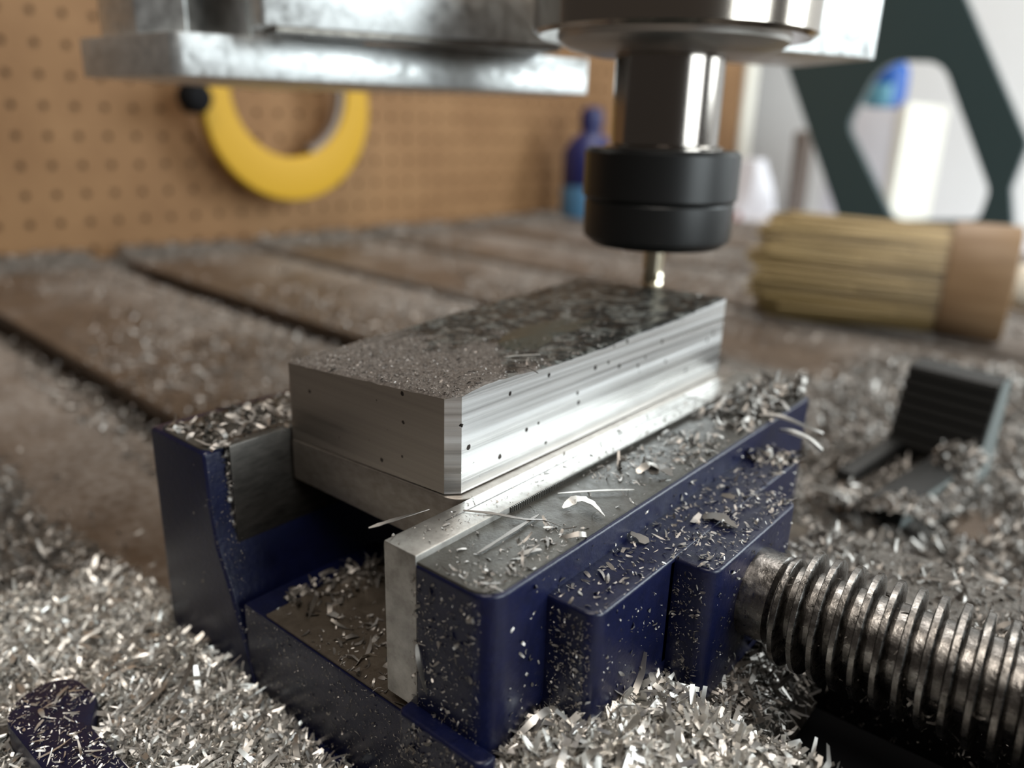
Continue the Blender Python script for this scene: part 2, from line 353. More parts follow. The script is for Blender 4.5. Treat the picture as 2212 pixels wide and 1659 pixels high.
vp(MB().box(-56.2, -52.05, -15.3, 116, -25, -.2), 'fixed_jaw_plate', M_dark, bevel=.5)
for y0, y1 in ((-19.5, 17.5), (62.5, 99.5)): vp(MB().box(-36, 132, y0, y1, -33.7, -33.0), 'slide_way', M_bed, bevel=.25)
for o_ in vise.children:
    lab = {'fixed_jaw_plate': 'dark steel jaw plate', 'slide_way': 'brown stained steel way', 'far_rail': 'far rail coloured dark as in shade', 'fixed_jaw_top': 'grey machined jaw top'}.get(o_.name.split('.')[0])
    if lab: o_['label'] = lab
mj = MB()
mj.prism(rounded([(10.5, -20), (27.3, -20), (27.3, 114), (10.5, 114)], [.8, 4.5, 3, .8]), -33, -1.5)
mj.prism(rounded([(20, -5.5), (37.2, -5.5), (37.2, 82), (20, 82)], [0, 3, 2.5, 0]), -32.8, -7.0)
mj.prism(rounded([(30, 20), (45.3, 20), (45.3, 59), (30, 59)], [0, 3, 3, 0]), -36, -7.2)
mj.prism([(30, -7.1), (37.2, -7.1), (37.2, -30), (30, -30)], 18, 61, axis='y')
mj.prism(rounded([(9, -23.2), (29, -23.2), (29, -19.5), (9, -19.5)], [1.5, 2.5, 0, 0]), -39.5, -29.5)
vp(mj, 'moving_jaw', M_blue, bevel=2.0, seg=4)
vp(MB().prism(rounded([(10, -19.7), (26.6, -19.7), (26.6, 113), (10, 113)], [.5, 4.2, 2.8, .5]), -1.9, -1.15), 'moving_jaw_top', M_film, bevel=.2)
pl = vp(MB().box(3.05, 10.9, -20, 84.6, -30.5, 0), 'moving_jaw_plate', M_strip, bevel=.35)
vp(MB().box(3.05, 10.9, 85.1, 116, -30.5, 0), 'moving_jaw_plate', M_strip, bevel=.35)
for y0, y1 in ((-8, 84.2), (85.4, 115)):
    MB().box(5.9, 6.15, y0, y1, -.05, .03).build('scribed_line', M_dark, pl, smooth=0)
kn = MB()
for k in range(150):
    y = 4 + k * .535
    if y < 84: kn.box(10.8, 11.25, y, y + .27, -1.3, -.12)
o = kn.build('knurled_edge', M_film, pl, smooth=0); o['kind'] = 'stuff'
# lead screw along x
sc = MB().lathe([(8.2, 44), (9.0, 44.6), (9.0, 50.6), (8.0, 51.4), (7.9, 165)], 48, (0, 40, -20), axis='x')
scr = vp(sc, 'lead_screw', M_screw, smooth=40); scr['label'] = 'worn steel lead screw'; pl['label'] = 'bright steel jaw strip'
th = MB(); pitch = 3.62; seg = 40; turns = 29; r0, r1 = 7.8, 11.7
prof = [(-.33 * pitch, r0), (-.20 * pitch, r1 - .35), (-.15 * pitch, r1), (.10 * pitch, r1), (.16 * pitch, r1 - .35), (.30 * pitch, r0)]
vs = []; fs = []; npf = len(prof)
for q in range(turns * seg + 1):
    a = 2 * math.pi * q / seg; fade = min(1, q / (seg * .5))
    for dx, r in prof:
        rr = r0 + (r - r0) * fade; vs.append((51.6 + pitch * q / seg + dx, 40 + rr * math.cos(a), -20 + rr * math.sin(a)))
for q in range(turns * seg):
    for k in range(npf - 1): fs.append((q * npf + k, (q + 1) * npf + k, (q + 1) * npf + k + 1, q * npf + k + 1))
th.add(vs, fs); th.build('screw_thread', M_screw, scr, smooth=45)

# ------------------------------------------------------------------ the aluminium block
blk = empty('aluminium_block', 'rectangular milled aluminium block with sludge covered top clamped in the blue vise', 'metal block', (-26, 56, -12.5))
def bp(o): o.parent = blk; o.location = (26 * S, -56 * S, 12.5 * S); return o
ey = [0, 9, 19, 33, 53, 69, 85, 113]; ez = [19.0, 20.1, 19.9, 19.25, 19.5, 20, 20.2, 21.8]
def ztop(x, y):
    x = np.asarray(x, float); y = np.asarray(y, float)
    a = np.interp(y, ey, ez); b_ = np.interp(y, [0, 60, 113], [15.2, 18.0, 20.0]); t_ = np.clip(-x / 52, 0, 1)
    return a * (1 - t_) + b_ * t_ + .22 * fbm(x, y, .25, 5) + .13 * fbm(x, y, 1.5, 6)
outline = rounded([(-52, 0), (0, 0), (0, 113), (-52, 113)], [1.5, 0, 1.5, 1.5], 6)
outline[outline.index((0, 0)):outline.index((0, 0)) + 1] = [(-2.3, 0), (0, 2.3)]
dense = []
for i, p in enumerate(outline):
    q = outline[(i + 1) % len(outline)]; d = math.dist(p, q); k = max(1, int(d / .8))
    for j in range(k): dense.append((p[0] + (q[0] - p[0]) * j / k, p[1] + (q[1] - p[1]) * j / k))
nD = len(dense); D = np.array(dense); zt = ztop(D[:, 0], D[:, 1]); zb = np.interp(D[:, 0], [-52, 0], [-2.6, -.35])
vs = [(x, y, z) for (x, y), z in zip(dense, zb)] + [(x, y, z) for (x, y), z in zip(dense, zt)]
body = MB().add(vs, [(i, (i + 1) % nD, nD + (i + 1) % nD, nD + i) for i in range(nD)] + [tuple(range(nD))[::-1]])
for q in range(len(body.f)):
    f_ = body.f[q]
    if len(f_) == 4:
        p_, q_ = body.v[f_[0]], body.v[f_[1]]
        if abs(q_[0] - p_[0]) > abs(q_[1] - p_[1]) * 2.2: body.mi[q] = 1  # y faces get the shaded copy
bp(body.build('milled_body', [M_alu_lit, M_alu_shade]))
lo = rounded([(-52, -.4), (2.95, -.4), (2.95, 113.4), (-52, 113.4)], [2, 5, 2, 2], 6)
low = MB(); nl = len(lo)
low.add([(x, y, -12.5) for x, y in lo] + [(x, y, float(np.interp(x, [-52, 3], [-2.75, -.55]))) for x, y in lo], [tuple(range(nl))[::-1], tuple(range(nl, 2 * nl))] + [(i, (i + 1) % nl, nl + (i + 1) % nl, nl + i) for i in range(nl)])
bp(low.build('sawn_base', M_alu_low, bevel=.45))
# sludge skin: a height field following the rounded outline
nx, ny = 70, 150; u = np.linspace(0, 1, nx); w = np.linspace(0, 1, ny)
X, Y = np.meshgrid(-51.9 + 51.8 * u, .1 + 112.8 * w, indexing='ij')
dx = np.minimum(X + 52, -X); dy = np.minimum(Y, 113 - Y); edge = np.clip(np.minimum(dx, dy) / 1.2, 0, 1)
cx_ = np.where(X > -2.3, X + 2.3, 0); cy_ = np.where(Y < 2.3, 2.3 - Y, 0); rr = cx_ + cy_; sc_ = np.where((rr > 2.2) & (cx_ > 0) & (cy_ > 0), 2.2 / np.maximum(rr, 1e-6), 1)
X = np.where(cx_ > 0, -2.3 + cx_ * sc_, X); Y = np.where(cy_ > 0, 2.3 - cy_ * sc_, Y)
Z = ztop(X, Y) + .05 + edge * (.28 + .16 * fbm(X, Y, 2.2, 9)); Z = np.where(edge < .15, ztop(X, Y) - .12, Z)
V = np.stack([X, Y, Z], 2).reshape(-1, 3); i = np.arange(nx * ny).reshape(nx, ny); Q = np.stack([i[:-1, :-1], i[1:, :-1], i[1:, 1:], i[:-1, 1:]], 2).reshape(-1, 4)
sk = bp(mesh_np('sludge_layer', [V], [Q], [M_crust], [0])); sk['label'] = 'grey brown sludge of fine chips and oil'; sk['kind'] = 'stuff'
# pool of oil
pp = [(-20.7, 36.2), (-25.5, 44), (-26.4, 52.6), (-24.7, 60), (-20, 67), (-16.2, 70.6), (-13.6, 63), (-13.3, 56.3), (-14.8, 50), (-12, 45.2), (-10.5, 38), (-14.5, 33)]
pv = []; 
for x, y in rounded(pp, 3.0, 4): pv.append((x, y, float(ztop(x, y)) + .42))
zc = sum(p[2] for p in pv) / len(pv); pm = MB(); k = len(pv); pm.add([(-18.5, 50, zc + .2)] + pv, [(0, 1 + i, 1 + (i + 1) % k) for i in range(k)])
pu = bp(pm.build('oil_pool', M_pool, smooth=180)); pu['label'] = 'smooth dark pool of cutting oil'
# fine grains on the near half of the top
def kdens(x, y): return np.clip(1.15 - y / 62 - .25 * fbm(x, y, .12, 3), .06, 1)
G = sample(17000, -51, -.6, .6, 112, kdens); z = ztop(G[:, 0], G[:, 1]) + .36
L = lens_(len(G), .38, .4, .15, 1.8); gv, gq = chip_arrays(np.column_stack([G, z]), rough_up(len(G), .25), L, L * .36 * rng.uniform(.6, 1.4, len(G)), .3, .3)
o = mesh_np('fine_grains', [gv], [gq], [M_grit], [0]); tag(o, 'fine gritty chips caked over the near top of the aluminium block', 'metal chips', kind='stuff')

# ------------------------------------------------------------------ milling head
AX, AY = -28.7, 119.3
head = empty('milling_spindle', 'steel milling spindle with black collet nut above the aluminium block', 'spindle', (AX, AY, 22))
def hp(mb, name, mt, parent=head, **k):
    o = mb.build(name, mt, None, **k); o.parent = parent
    if parent is head: o.location = (0, 0, -22 * S)
    return o
hp(MB().lathe([(19.6, 33.5), (22.2, 35.8), (22.4, 37.5), (22.4, 46.0), (22.0, 46.6), (23.1, 47.8), (23.1, 60.3), (22.0, 61.5), (15.9, 61.7)], 72), 'collet_nut', M_nut, smooth=30)
hp(MB().lathe([(17.4, 61.4), (17.4, 62.2), (15.7, 62.8), (15.7, 88)], 72), 'spindle_shaft', M_shaft, smooth=60)
hp(MB().lathe([(16.0, 87.2), (23, 87.0), (30, 88.6), (32.6, 90.4), (33.2, 92.5)], 72), 'bevel_ring', M_bevel, smooth=25)
hp(MB().lathe([(30, 91.9), (38.2, 91.5), (39.8, 92.6), (40.1, 108), (38.5, 110)], 72), 'bearing_cap', M_cap, smooth=25)
hp(MB().lathe([(30, 110), (30, 170)], 48), 'spindle_housing', M_plate, smooth=40)
mill = MB()
for f in range(2):                                                                                         # two helical flutes
    vs = []; fs = []; ns = 20
    for k in range(ns):
        z = 19.6 + k * .8; a0 = k * .16 + f * math.pi
        ring = [(3.2 * math.cos(a0 + t), 3.2 * math.sin(a0 + t)) for t in np.linspace(0, 1.7, 6)] + [(2.0 * math.cos(a0 + 2.1), 2.0 * math.sin(a0 + 2.1)), (2.0 * math.cos(a0 - .6), 2.0 * math.sin(a0 - .6))]
        vs += [(x, y, z) for x, y in ring]
    for k in range(ns - 1):
        for q in range(8): fs.append((k * 8 + q, k * 8 + (q + 1) % 8, (k + 1) * 8 + (q + 1) % 8, (k + 1) * 8 + q))
    fs += [tuple(range(8))[::-1], tuple(range((ns - 1) * 8, ns * 8))]; mill.add(vs, fs)
mill.lathe([(1.6, 19.8), (1.6, 25), (3.25, 25.6), (3.25, 34.5)], 24)
hp(mill, 'end_mill', M_brass, smooth=40)

car = empty('spindle_carriage', 'bright milled aluminium carriage plate and blocks carrying the spindle', 'machine carriage', (-110, 60, 76.5))
def cp(mb, name, mt, **k):
    o = mb.build(name, mt, None, **k); o.parent = car; o.location = (110 * S, -60 * S, -76.5 * S); return o
cp(MB().prism(rounded([(-221.0, 36.8), (-159.5, 38.7), (-93.7, 171.8), (-121.8, 188.5), (-247.1, 127.1)], [1, 5, 1, 1, 1], 8), 78.9, 91.9), 'carriage_plate', M_plate, bevel=.4)
cp(MB().prism(rounded([(-213.4, 41.2), (-184.4, 40.1), (-170.5, 50.5), (-189.1, 85.3), (-235.5, 85.3)], 1.2), 91.8, 180), 'left_block', M_plate, bevel=.5)
cp(MB().lathe([(9.3, 91.8), (9.3, 180)], 32, (-155.4, 73.7, 0)), 'guide_rod', M_plate, smooth=60)
cp(MB().prism([(-177.5, 87.6), (-140.4, 92.3), (-145.0, 103.9), (-189.1, 99.2)], 91.8, 180), 'inner_bracket', M_black, bevel=.4)
cp(MB().prism(rounded([(-139.2, 53.4), (-127.0, 49.3), (-81.4, 140.7), (-107.9, 157.2), (-149.6, 85.3)], [3, 2, 1, 1, 2]), 93.1, 180), 'right_block', M_plate, bevel=.5)
cp(MB().prism([(-138.0, 57.5), (-125.9, 54.0), (-82.9, 138.7), (-107.9, 154.9)], 91.7, 93.6), 'shadow_gap_strip', M_steel, smooth=0)
cp(MB().prism(rounded([(-22, 161), (-15, 170), (2.5, 209), (-38, 236), (-74, 172)], [1, 0, 7, 2, 1], 6), 92, 180), 'end_block', M_plate, bevel=.6)

# ------------------------------------------------------------------ gantry side frame with long oval cut-out (green), beyond the table
fr = empty('machine_side_frame', 'dark green slanted machine side frame with long oval cut out', 'machine frame', (0, 0, TZ - 40), DT)
T0 = 1026.0
outer = [(-475, 210), (-446, 161), (-330, -60), (-330, -98), (-110, -98), (-138, 10), (-130, 62), (-226, 221), (-300, 340), (-520, 340)]
inner = rounded([(-346, 78), (-312, 158), (-240, 154), (-160, 6), (-165, -30), (-266, -40)], [26, 40, 36, 26, 12, 20], 7)
bm = bmesh.new()
def loop(pts, y): 
    vv = [bm.verts.new((x * S, y * S, (z - TZ + 40) * S)) for x, z in pts]; return vv
ou = rounded(outer, [0, 12, 0, 0, 0, 15, 15, 0, 0, 0], 4); A0, B0 = loop(ou, T0), loop(inner, T0)
eds = [bm.edges.new((v[i], v[(i + 1) % len(v)])) for v in (A0, B0) for i in range(len(v))]
bmesh.ops.triangle_fill(bm, edges=eds, use_beauty=True)
ret = bmesh.ops.extrude_face_region(bm, geom=list(bm.faces)); bmesh.ops.translate(bm, vec=(0, 14 * S, 0), verts=[e for e in ret['geom'] if isinstance(e, bmesh.types.BMVert)])
bmesh.ops.recalc_face_normals(bm, faces=bm.faces)
me = bpy.data.meshes.new('side_plate'); bm.to_mesh(me); bm.free(); me.materials.append(M_teal); o = bpy.data.objects.new('side_plate', me); col.objects.link(o); o.parent = fr
MB().box(-330, -110, T0 - 8, T0 + 22, 0, 18).build('foot_rail', M_teal, fr, bevel=1)

# ------------------------------------------------------------------ things on the pegboard and behind the table
yh = empty('yellow_handle', 'curved yellow tool handle hanging on the pegboard', 'tool', (0, 0, 90), DT)
vs = []; fs = []; ns = 40
for k in range(ns + 1):
    a = math.radians(150 + (385 - 150) * k / ns)
    co, si = math.cos(a), math.sin(a); po = (371 + 96 * co, 79 + 96 * si); pi_ = (371 + 66 * co, 93 + 66 * si)
    for (y, z) in (po, pi_):
        for x in (-668, -652): vs.append((x, y, z - 90))
for k in range(ns):
    a = k * 4; b_ = a + 4
    fs += [(a, b_, b_ + 1, a + 1), (a + 3, b_ + 3, b_ + 2, a + 2), (a + 1, b_ + 1, b_ + 3, a + 3), (a + 2, b_ + 2, b_, a)]
fs += [(0, 1, 3, 2), (ns * 4, ns * 4 + 2, ns * 4 + 3, ns * 4 + 1)]
MB().add(vs, fs).build('curved_grip', M_yel, yh, bevel=4, seg=3)
MB().lathe([(0.5, -17), (11, -14), (15, -5), (15, 5), (11, 14), (.5, 17)], 24, (-650, 267, -8), axis='x').build('black_knob', M_black, yh)
vs = []; fs = []
for k in range(ns + 1):
    a = math.radians(290 + 100 * k / ns); co, si = math.cos(a), math.sin(a)
    for r in (66.5, 60):
        for x in (-668, -656): vs.append((x, 371 + r * co, 93 + r * si - 90))
for k in range(ns):
    a = k * 4; b_ = a + 4
    fs += [(a, b_, b_ + 1, a + 1), (a + 3, b_ + 3, b_ + 2, a + 2), (a + 1, b_ + 1, b_ + 3, a + 3), (a + 2, b_ + 2, b_, a)]
MB().add(vs, fs).build('grey_inner_rim', M_grey, yh)
MB().box(-700, -668, 362, 380, 86, 104).build('wall_hook', M_grey, yh, bevel=1)

bo = empty('spray_bottle', 'dark blue bottle with pale blue label standing by the pegboard', 'bottle', (-590, 1120, -520), 0)
bo.location = (0, 0, TZ * S); bo.rotation_euler.z = DT; bo['label'] = 'dark blue bottle with pale blue base standing at the table end by the pegboard'
bot = MB().lathe([(36, 42), (38, 48), (38, 90), (26, 108), (14, 116), (14, 124)], 32, (-620, 823, 0)); bot.build('bottle_body', M_bluebot, bo)
MB().lathe([(38, 0), (38.6, 3), (38.6, 40), (37, 44)], 32, (-620, 823, 0)).build('bottle_base', M_bluelab, bo)
MB().lathe([(16, 122), (17, 126), (15, 146), (9, 150)], 24, (-620, 823, 0)).build('bottle_cap', M_bluebot, bo)

# bench behind the table and what stands on it
be = empty('side_bench', 'pale work bench behind the milling machine table', 'bench', (0, 0, -120), DT)
MB().box(-690, 700, 1070, 1690, -24, 0).build('bench_top', M_paper, be, bevel=2)
for sx in (-660, 660): MB().box(sx - 20, sx + 20, 1100, 1660, -560, -24).build('leg', M_grey, be, bevel=2)
def bench_thing(name, label, cat): return empty(name, label, cat, (0, 0, -120), DT)
tin = bench_thing('grey_tin', 'grey brown cylindrical tin on the bench left of the green frame', 'tin')
MB().lathe([(15, 0), (16, 2), (16, 172), (14, 174)], 28, (-520, 1290, 0)).build('tin_body', M_grey, tin); MB().lathe([(17, 172), (17.5, 174), (17.5, 186), (10, 190)], 28, (-520, 1290, 0)).build('lid', M_grey, tin)
wbx = bench_thing('white_tub', 'white plastic tub on the bench by the foot of the green frame', 'tub')
MB().prism(rounded([(-522, 1120), (-440, 1120), (-440, 1180), (-522, 1180)], 8), 0, 44, top=rounded([(-524, 1118), (-438, 1118), (-438, 1182), (-524, 1182)], 8)).build('tub_body', M_paper, wbx, bevel=1)
MB().prism(rounded([(-526, 1116), (-436, 1116), (-436, 1184), (-526, 1184)], 8), 44, 50).build('lid', M_paper, wbx, bevel=1)
rd = bench_thing('red_cap_bottle', 'small dull red bottle on the bench beside the white tub', 'bottle')
MB().lathe([(8, 0), (9, 1), (9, 38), (5, 46), (5, 56), (4, 57)], 20, (-542, 1125, 0)).build('bottle_body', M_red, rd)
bag = bench_thing('white_sack', 'crumpled whitish sack on the bench behind the collet nut', 'sack')
vs = []; fs = []
for i in range(24):
    for j in range(10):
        a = 2 * math.pi * i / 24; tt = j / 9; r = (1 - .45 * tt ** 2) * (1 + .10 * math.sin(3 * a + 4 * tt) + .05 * math.sin(7 * a - 6 * tt))
        vs.append((-590 + 62 * r * math.cos(a), 1230 + 48 * r * math.sin(a), 140 * tt))
for i in range(24):
    for j in range(9): fs.append((i * 10 + j, ((i + 1) % 24) * 10 + j, ((i + 1) % 24) * 10 + j + 1, i * 10 + j + 1))
fs.append(tuple(i * 10 + 9 for i in range(24))); fs.append(tuple(i * 10 for i in range(24))[::-1]); MB().add(vs, fs).build('sack_body', M_paper, bag)
cab = bench_thing('white_cabinet', 'white cabinet with cream edge seen through the oval cut out', 'cabinet')
MB().box(-480, -372, 1300, 1500, 0, 228).build('cabinet_body', M_paper, cab, bevel=2); MB().box(-374, -360, 1296, 1504, 0, 236).build('side_panel', M_cream, cab, bevel=1)
jug = empty('blue_jug', 'royal blue jug with light blue side on top of the white cabinet', 'jug', (0, 0, 108), DT)
MB().lathe([(26, 0), (28, 2), (28, 40), (26, 62), (16, 74), (16, 84)], 32, (-410, 1340, 0)).build('jug_body', M_royal, jug)
MB().lathe([(28.5, 3), (28.8, 4), (28.8, 36), (28.5, 37)], 32, (-416, 1336, 0)).build('jug_band', M_aqua, jug)
for k, (t_, z_) in enumerate(((1186, 44), (1204, 52), (1224, 40))):
    o = empty('hanging_brush', ('left of the three thin dark red brushes on the pegboard', 'tallest middle one of the three dark red brushes', 'right one of the three dark red brushes by the cream trim')[k], 'brush', (-700, 0, 0), DT, 'dark red brushes on the pegboard')
    o.location = (0, 0, 0); MB().lathe([(7, z_ - 34), (8, z_ - 10), (4, z_ + 8), (1.5, z_ + 34)], 16, (-684, t_, 0)).build('bristle_tuft', M_dkred, o)
    MB().box(-700, -683, t_ - 1.5, t_ + 1.5, z_ + 26, z_ + 30).build('peg', M_grey, o)

# ------------------------------------------------------------------ straw chip brush on the table
br = empty('bench_brush', 'thick straw coloured bench brush lying on the far side of the table', 'brush', (-10, 470, TZ), DT + math.radians(14))
nb = 2600; ang = rng.uniform(0, 2 * math.pi, nb); rad = np.sqrt(rng.uniform(.55, 1, nb))
bb = MB()
for a, r, q in zip(ang, rad, rng.uniform(-1, 1, nb)):
    y0, z0 = 24 * r * math.cos(a), 37 + 35 * r * math.sin(a); y1, z1 = y0 * 1.04 + rng.normal(0, 1.2), 37 + (z0 - 37) * (.97) + rng.normal(0, 2.2); x1 = -116 + 9 * q + 10 * (1 - r) + 9 * (z0 - 37) ** 2 / 1225 - 4 * math.sin(9 * a)
    z1 = max(z1, 1.5); w = .75
    bb.add([(0, y0 - w, z0), (0, y0 + w, z0), (0, y0, z0 + w * 1.5), (x1, y1 - w * .6, z1), (x1, y1 + w * .6, z1), (x1, y1, z1 + w)], [(0, 1, 4, 3), (1, 2, 5, 4), (2, 0, 3, 5), (3, 4, 5)])
o = bb.build('bristles', M_brist, br, smooth=0); o['kind'] = 'stuff'
core = []
for i in range(24): a = 2 * math.pi * i / 24; core.append((18 * math.cos(a), 37 + 29 * math.sin(a)))
MB().prism(core, -108, 2, axis='x').build('bristle_core', M_grey, br)
hd = []
for i in range(28): a = 2 * math.pi * i / 28; hd.append((26 * math.cos(a), 38 + 37 * math.sin(a)))
MB().prism(hd, -4, 34, axis='x').build('brush_head', M_wood, br, bevel=3)
MB().lathe([(13, 34), (15, 40), (12, 120), (16, 170), (4, 178)], 24, (0, 0, 38), axis='x').build('handle', M_cream, br)

# ------------------------------------------------------------------ black step block on the table
st = empty('step_block', 'black serrated step clamp half buried in chips on the table', 'clamp', (0, 0, TZ), DT)
A7 = math.radians(-7); px_, py_ = 43 - (46 * math.cos(A7) - 228 * math.sin(A7)), 228 - (46 * math.sin(A7) + 228 * math.cos(A7))    # turned a little on the table
st.rotation_euler.z = DT + A7; st.location = (S * (px_ * math.cos(DT) - py_ * math.sin(DT)), S * (px_ * math.sin(DT) + py_ * math.cos(DT)), TZ * S)
y0, y1, zb_, zt_ = 221.0, 228.5, 10.0, 41.0
inner_pts = []
ns = 7
for k in range(ns):
    f0, f1 = k / ns, (k + 1) / ns
    inner_pts += [(y0 + (y1 - y0) * f0 - 1.2, zb_ + (zt_ - zb_) * f0 + .3), (y0 + (y1 - y0) * f1 - 1.2, zb_ + (zt_ - zb_) * f1 - 1.0), (y0 + (y1 - y0) * f1 + .6, zb_ + (zt_ - zb_) * f1)]
up = [(221, 0)] + [(221, 8)] + inner_pts + [(238, 41.5), (236, 0)]
MB().prism(up, 13.5, 46, axis='x').build('serrated_upright', M_step, st, smooth=0)
MB().prism([(164, 0), (186, 0), (194, 5), (203, 5), (209, 0), (224, 0), (224, 14), (166, 10)], 34, 45.8, axis='x').build('base_prong', M_step, st, bevel=.3)
MB().prism([(180, 0), (224, 0), (224, 12), (182, 8)], 13.8, 20, axis='x').build('base_prong', M_step, st, bevel=.3)
MB().prism([(164, .1), (186, .1), (194, 5), (203, 5), (209, .1), (235.8, .1), (237.8, 41.2), (229.5, 41.2), (222.5, 12), (166, 9.8)], 45.9, 46.3, axis='x').build('ground_side', M_stepside, st, smooth=0)
MB().prism([(20, 186), (34, 186), (34, 220), (20, 220)], -.0, .6).build('socket_shade', M_black, st, smooth=0)  # black sheet painted as the shade in the opening between the prongs

# ------------------------------------------------------------------ heaps and scatter of aluminium chips
def heap(name, label, V, Q, chips, mats=(M_heap, M_chip, M_chip_dull), mis=None, rz=0, z=0):
    Vs = [V] if V is not None else []; Qs = [Q] if V is not None else []; ms = [0] * len(Vs)
    for (cv, cq), mi in zip(chips, mis or [1] * len(chips)): Vs.append(cv); Qs.append(cq); ms.append(mi)
    o = mesh_np(name, Vs, Qs, list(mats), ms); o.rotation_euler.z = rz; o.location.z = z * S
    return tag(o, label, 'metal chips', kind='stuff')
def chipset(P, h, med, sig, wf=.18, tilt=.4, curl=.35, lift=.1, slope=.3, hi=11):
    z = h(P[:, 0], P[:, 1]); n = len(P); L = lens_(n, med, sig, .3, hi); return chip_arrays(np.column_stack([P, z + lift]), rough_up(n, slope), L, np.clip(L * wf * rng.uniform(.45, 1.6, n), .12, 1.3), tilt, curl)
# near left: around the flange and over the table
def h1(x, y):
    lev = TZ + 3.0 + 1.6 * fbm(x, y, .09, 21) + .5 * fbm(x, y, .4, 22)
    slot = np.clip((x + 74) / 8, 0, 1) * np.clip((y + 52) / 4, 0, 1)
    lev = lev + slot * (2.6 + .5 * fbm(x, y, .3, 23)) + 2.5 * np.exp(-((x + 50) / 16) ** 2 - ((y + 27) / 9) ** 2)
    out = np.clip((-12 - y + 6 * fbm(x, y, .05, 25)) / 14, 0, 1); lev = TZ - .6 + (lev - TZ + .6) * out
    lip = (x > -73) & (x < 31) & (y < np.where(x < -50, -45.5, -50.5)) & (y > -64); return np.where(lip, np.minimum(lev, -53), lev)
V, Q = grid(-330, 34, -150, -8, 1.6, h1)
d1 = lambda x, y: np.clip((-9 - y + 7 * fbm(x, y, .05, 25)) / 12, .04, 1) * np.where((x > -71.5) & (x < 31) & (y < np.where(x < -52, -47, -51)) & (y > -63), 0, 1)
Pn = sample(52000, -120, 32, -112, -14, d1); Pf = sample(16000, -330, -110, -150, 0, d1)
heap('metal_chips', 'bright heap of aluminium chips on the table at the near end of the vise', V, Q,
     [chipset(Pn, h1, 2.3, .45, .17, .35, .25), chipset(Pn[:7000], h1, 3.8, .35, .14, .4, .25, lift=.5), chipset(Pf, h1, 3.0, .4, .22)], mis=[1, 1, 2])
# prong top
Pp = sample(3000, -69, 30, -62, -47.5, lambda x, y: np.where((y < -52.2) | (x < -57), .8, 0) * (np.hypot(np.minimum(x + 62, 0), y + 55) < 7.2)); ph = lambda x, y: 0 * x - 48.95
heap('metal_chips', 'thin sprinkle of slivers on the rounded blue lug of the vise', None, None, [chipset(Pp, ph, .55, .6, .22, .2, .2, lift=.03, hi=4), chipset(Pp[:70], ph, 3.2, .4, .11, .2, .2)], mis=[1, 1])
# right rail mound
def h2(x, y):
    m_ = -32.9 + 4.2 * np.exp(-((y + 2) / 13.0) ** 2) * (.75 + .35 * fbm(x, y, .13, 31)) + .7 * fbm(x, y, .5, 32) - .05 * np.clip(x - 45, 0, 40)
    m_ = m_ - np.clip(y - 15.5, 0, 9) ** 1.5 * .9
    return np.where(y < -18, m_ - (-18 - y) * 2.2, m_)
V, Q = grid(28, 128, -27, 19.5, .8, h2)
Pr = sample(30000, 28, 100, -26, 20, lambda x, y: 1 + 0 * x)
heap('metal_chips', 'heap of broad aluminium chips on the vise way below the lead screw', V, Q, [chipset(Pr, h2, 2.2, .45, .18, .4, .3), chipset(Pr[:3800], h2, 3.6, .4, .30, .45, .35, lift=.9)], mis=[1, 1])
# chips on the far rail below the screw
h3 = lambda x, y: -33.0 + 1.0 * fbm(x, y, .2, 41)
P3 = sample(9000, 38, 140, 61, 101, lambda x, y: np.clip((y - 60) / 12, .25, 1)); v3, q3 = grid(38, 140, 66, 101, 1.6, lambda x, y: -33.4 + 1.6 * np.clip((y - 66) / 10, 0, 1) + .6 * fbm(x, y, .2, 42))
heap('metal_chips', 'dull chips along the vise way behind the lead screw', v3, q3, [chipset(P3, h3, 2.2, .45)], mis=[2])
# chips packed beside the boss, under the screw
h3b = lambda x, y: -47 + 11 * np.exp(-((x - 40) / 15) ** 2) - .25 * np.clip(x - 44, 0, 30) + 1.2 * fbm(x, y, .3, 44)
P3b = sample(7000, 36, 62, 17, 62, lambda x, y: np.clip((58 - x) / 12, 0, 1)); v3, q3 = grid(36, 58, 17, 63, 1.2, lambda x, y: h3b(x, y) - .5 - np.clip(x - 47, 0, 20) ** 1.5 * .45)
heap('metal_chips', 'dark needle like chips packed in the gap under the screw collar', v3, q3, [chipset(P3b, h3b, 2.6, .4, .13, .5, .2)], mis=[2])
# right and far: in the table frame
def h4(x, y): 
    d_ = np.clip((x + 60 + 10 * fbm(x, y, .03, 52)) / 60, 0, 1) * np.clip((430 - y) / 60, 0, 1)
    return .3 - 5.5 * np.exp(-((x - 52) / 11) ** 2 - ((y - 190) / 34) ** 2) + d_ * (2.2 + 1.8 * fbm(x, y, .05, 51) + .8 * fbm(x, y, .25, 53)) - (1 - d_) * 1.2
V, Q = grid(-110, 330, 103, 440, 3.2, h4)
P4 = sample(60000, -70, 250, 104, 432, lambda x, y: np.clip((x + 70) / 50, 0, 1) * np.clip((440 - y) / 60, .2, 1))
heap('metal_chips', 'grey blanket of chips on the table around the black step clamp', V, Q, [chipset(P4, h4, 3.0, .45, .24, .5)], mis=[2], rz=DT, z=TZ)
def on_bars(x, y): 
    k = np.zeros_like(x)
    for s_, w_ in zip(starts, SW): k = np.where((y > s_) & (y < s_ + w_), 1, k)
    return k
hb = lambda x, y: .15 - on_bars(x, y) * 9 + 8.0 * np.exp(-((x + 648) / 22) ** 2) * (.8 + .5 * fbm(x, y, .03, 64))
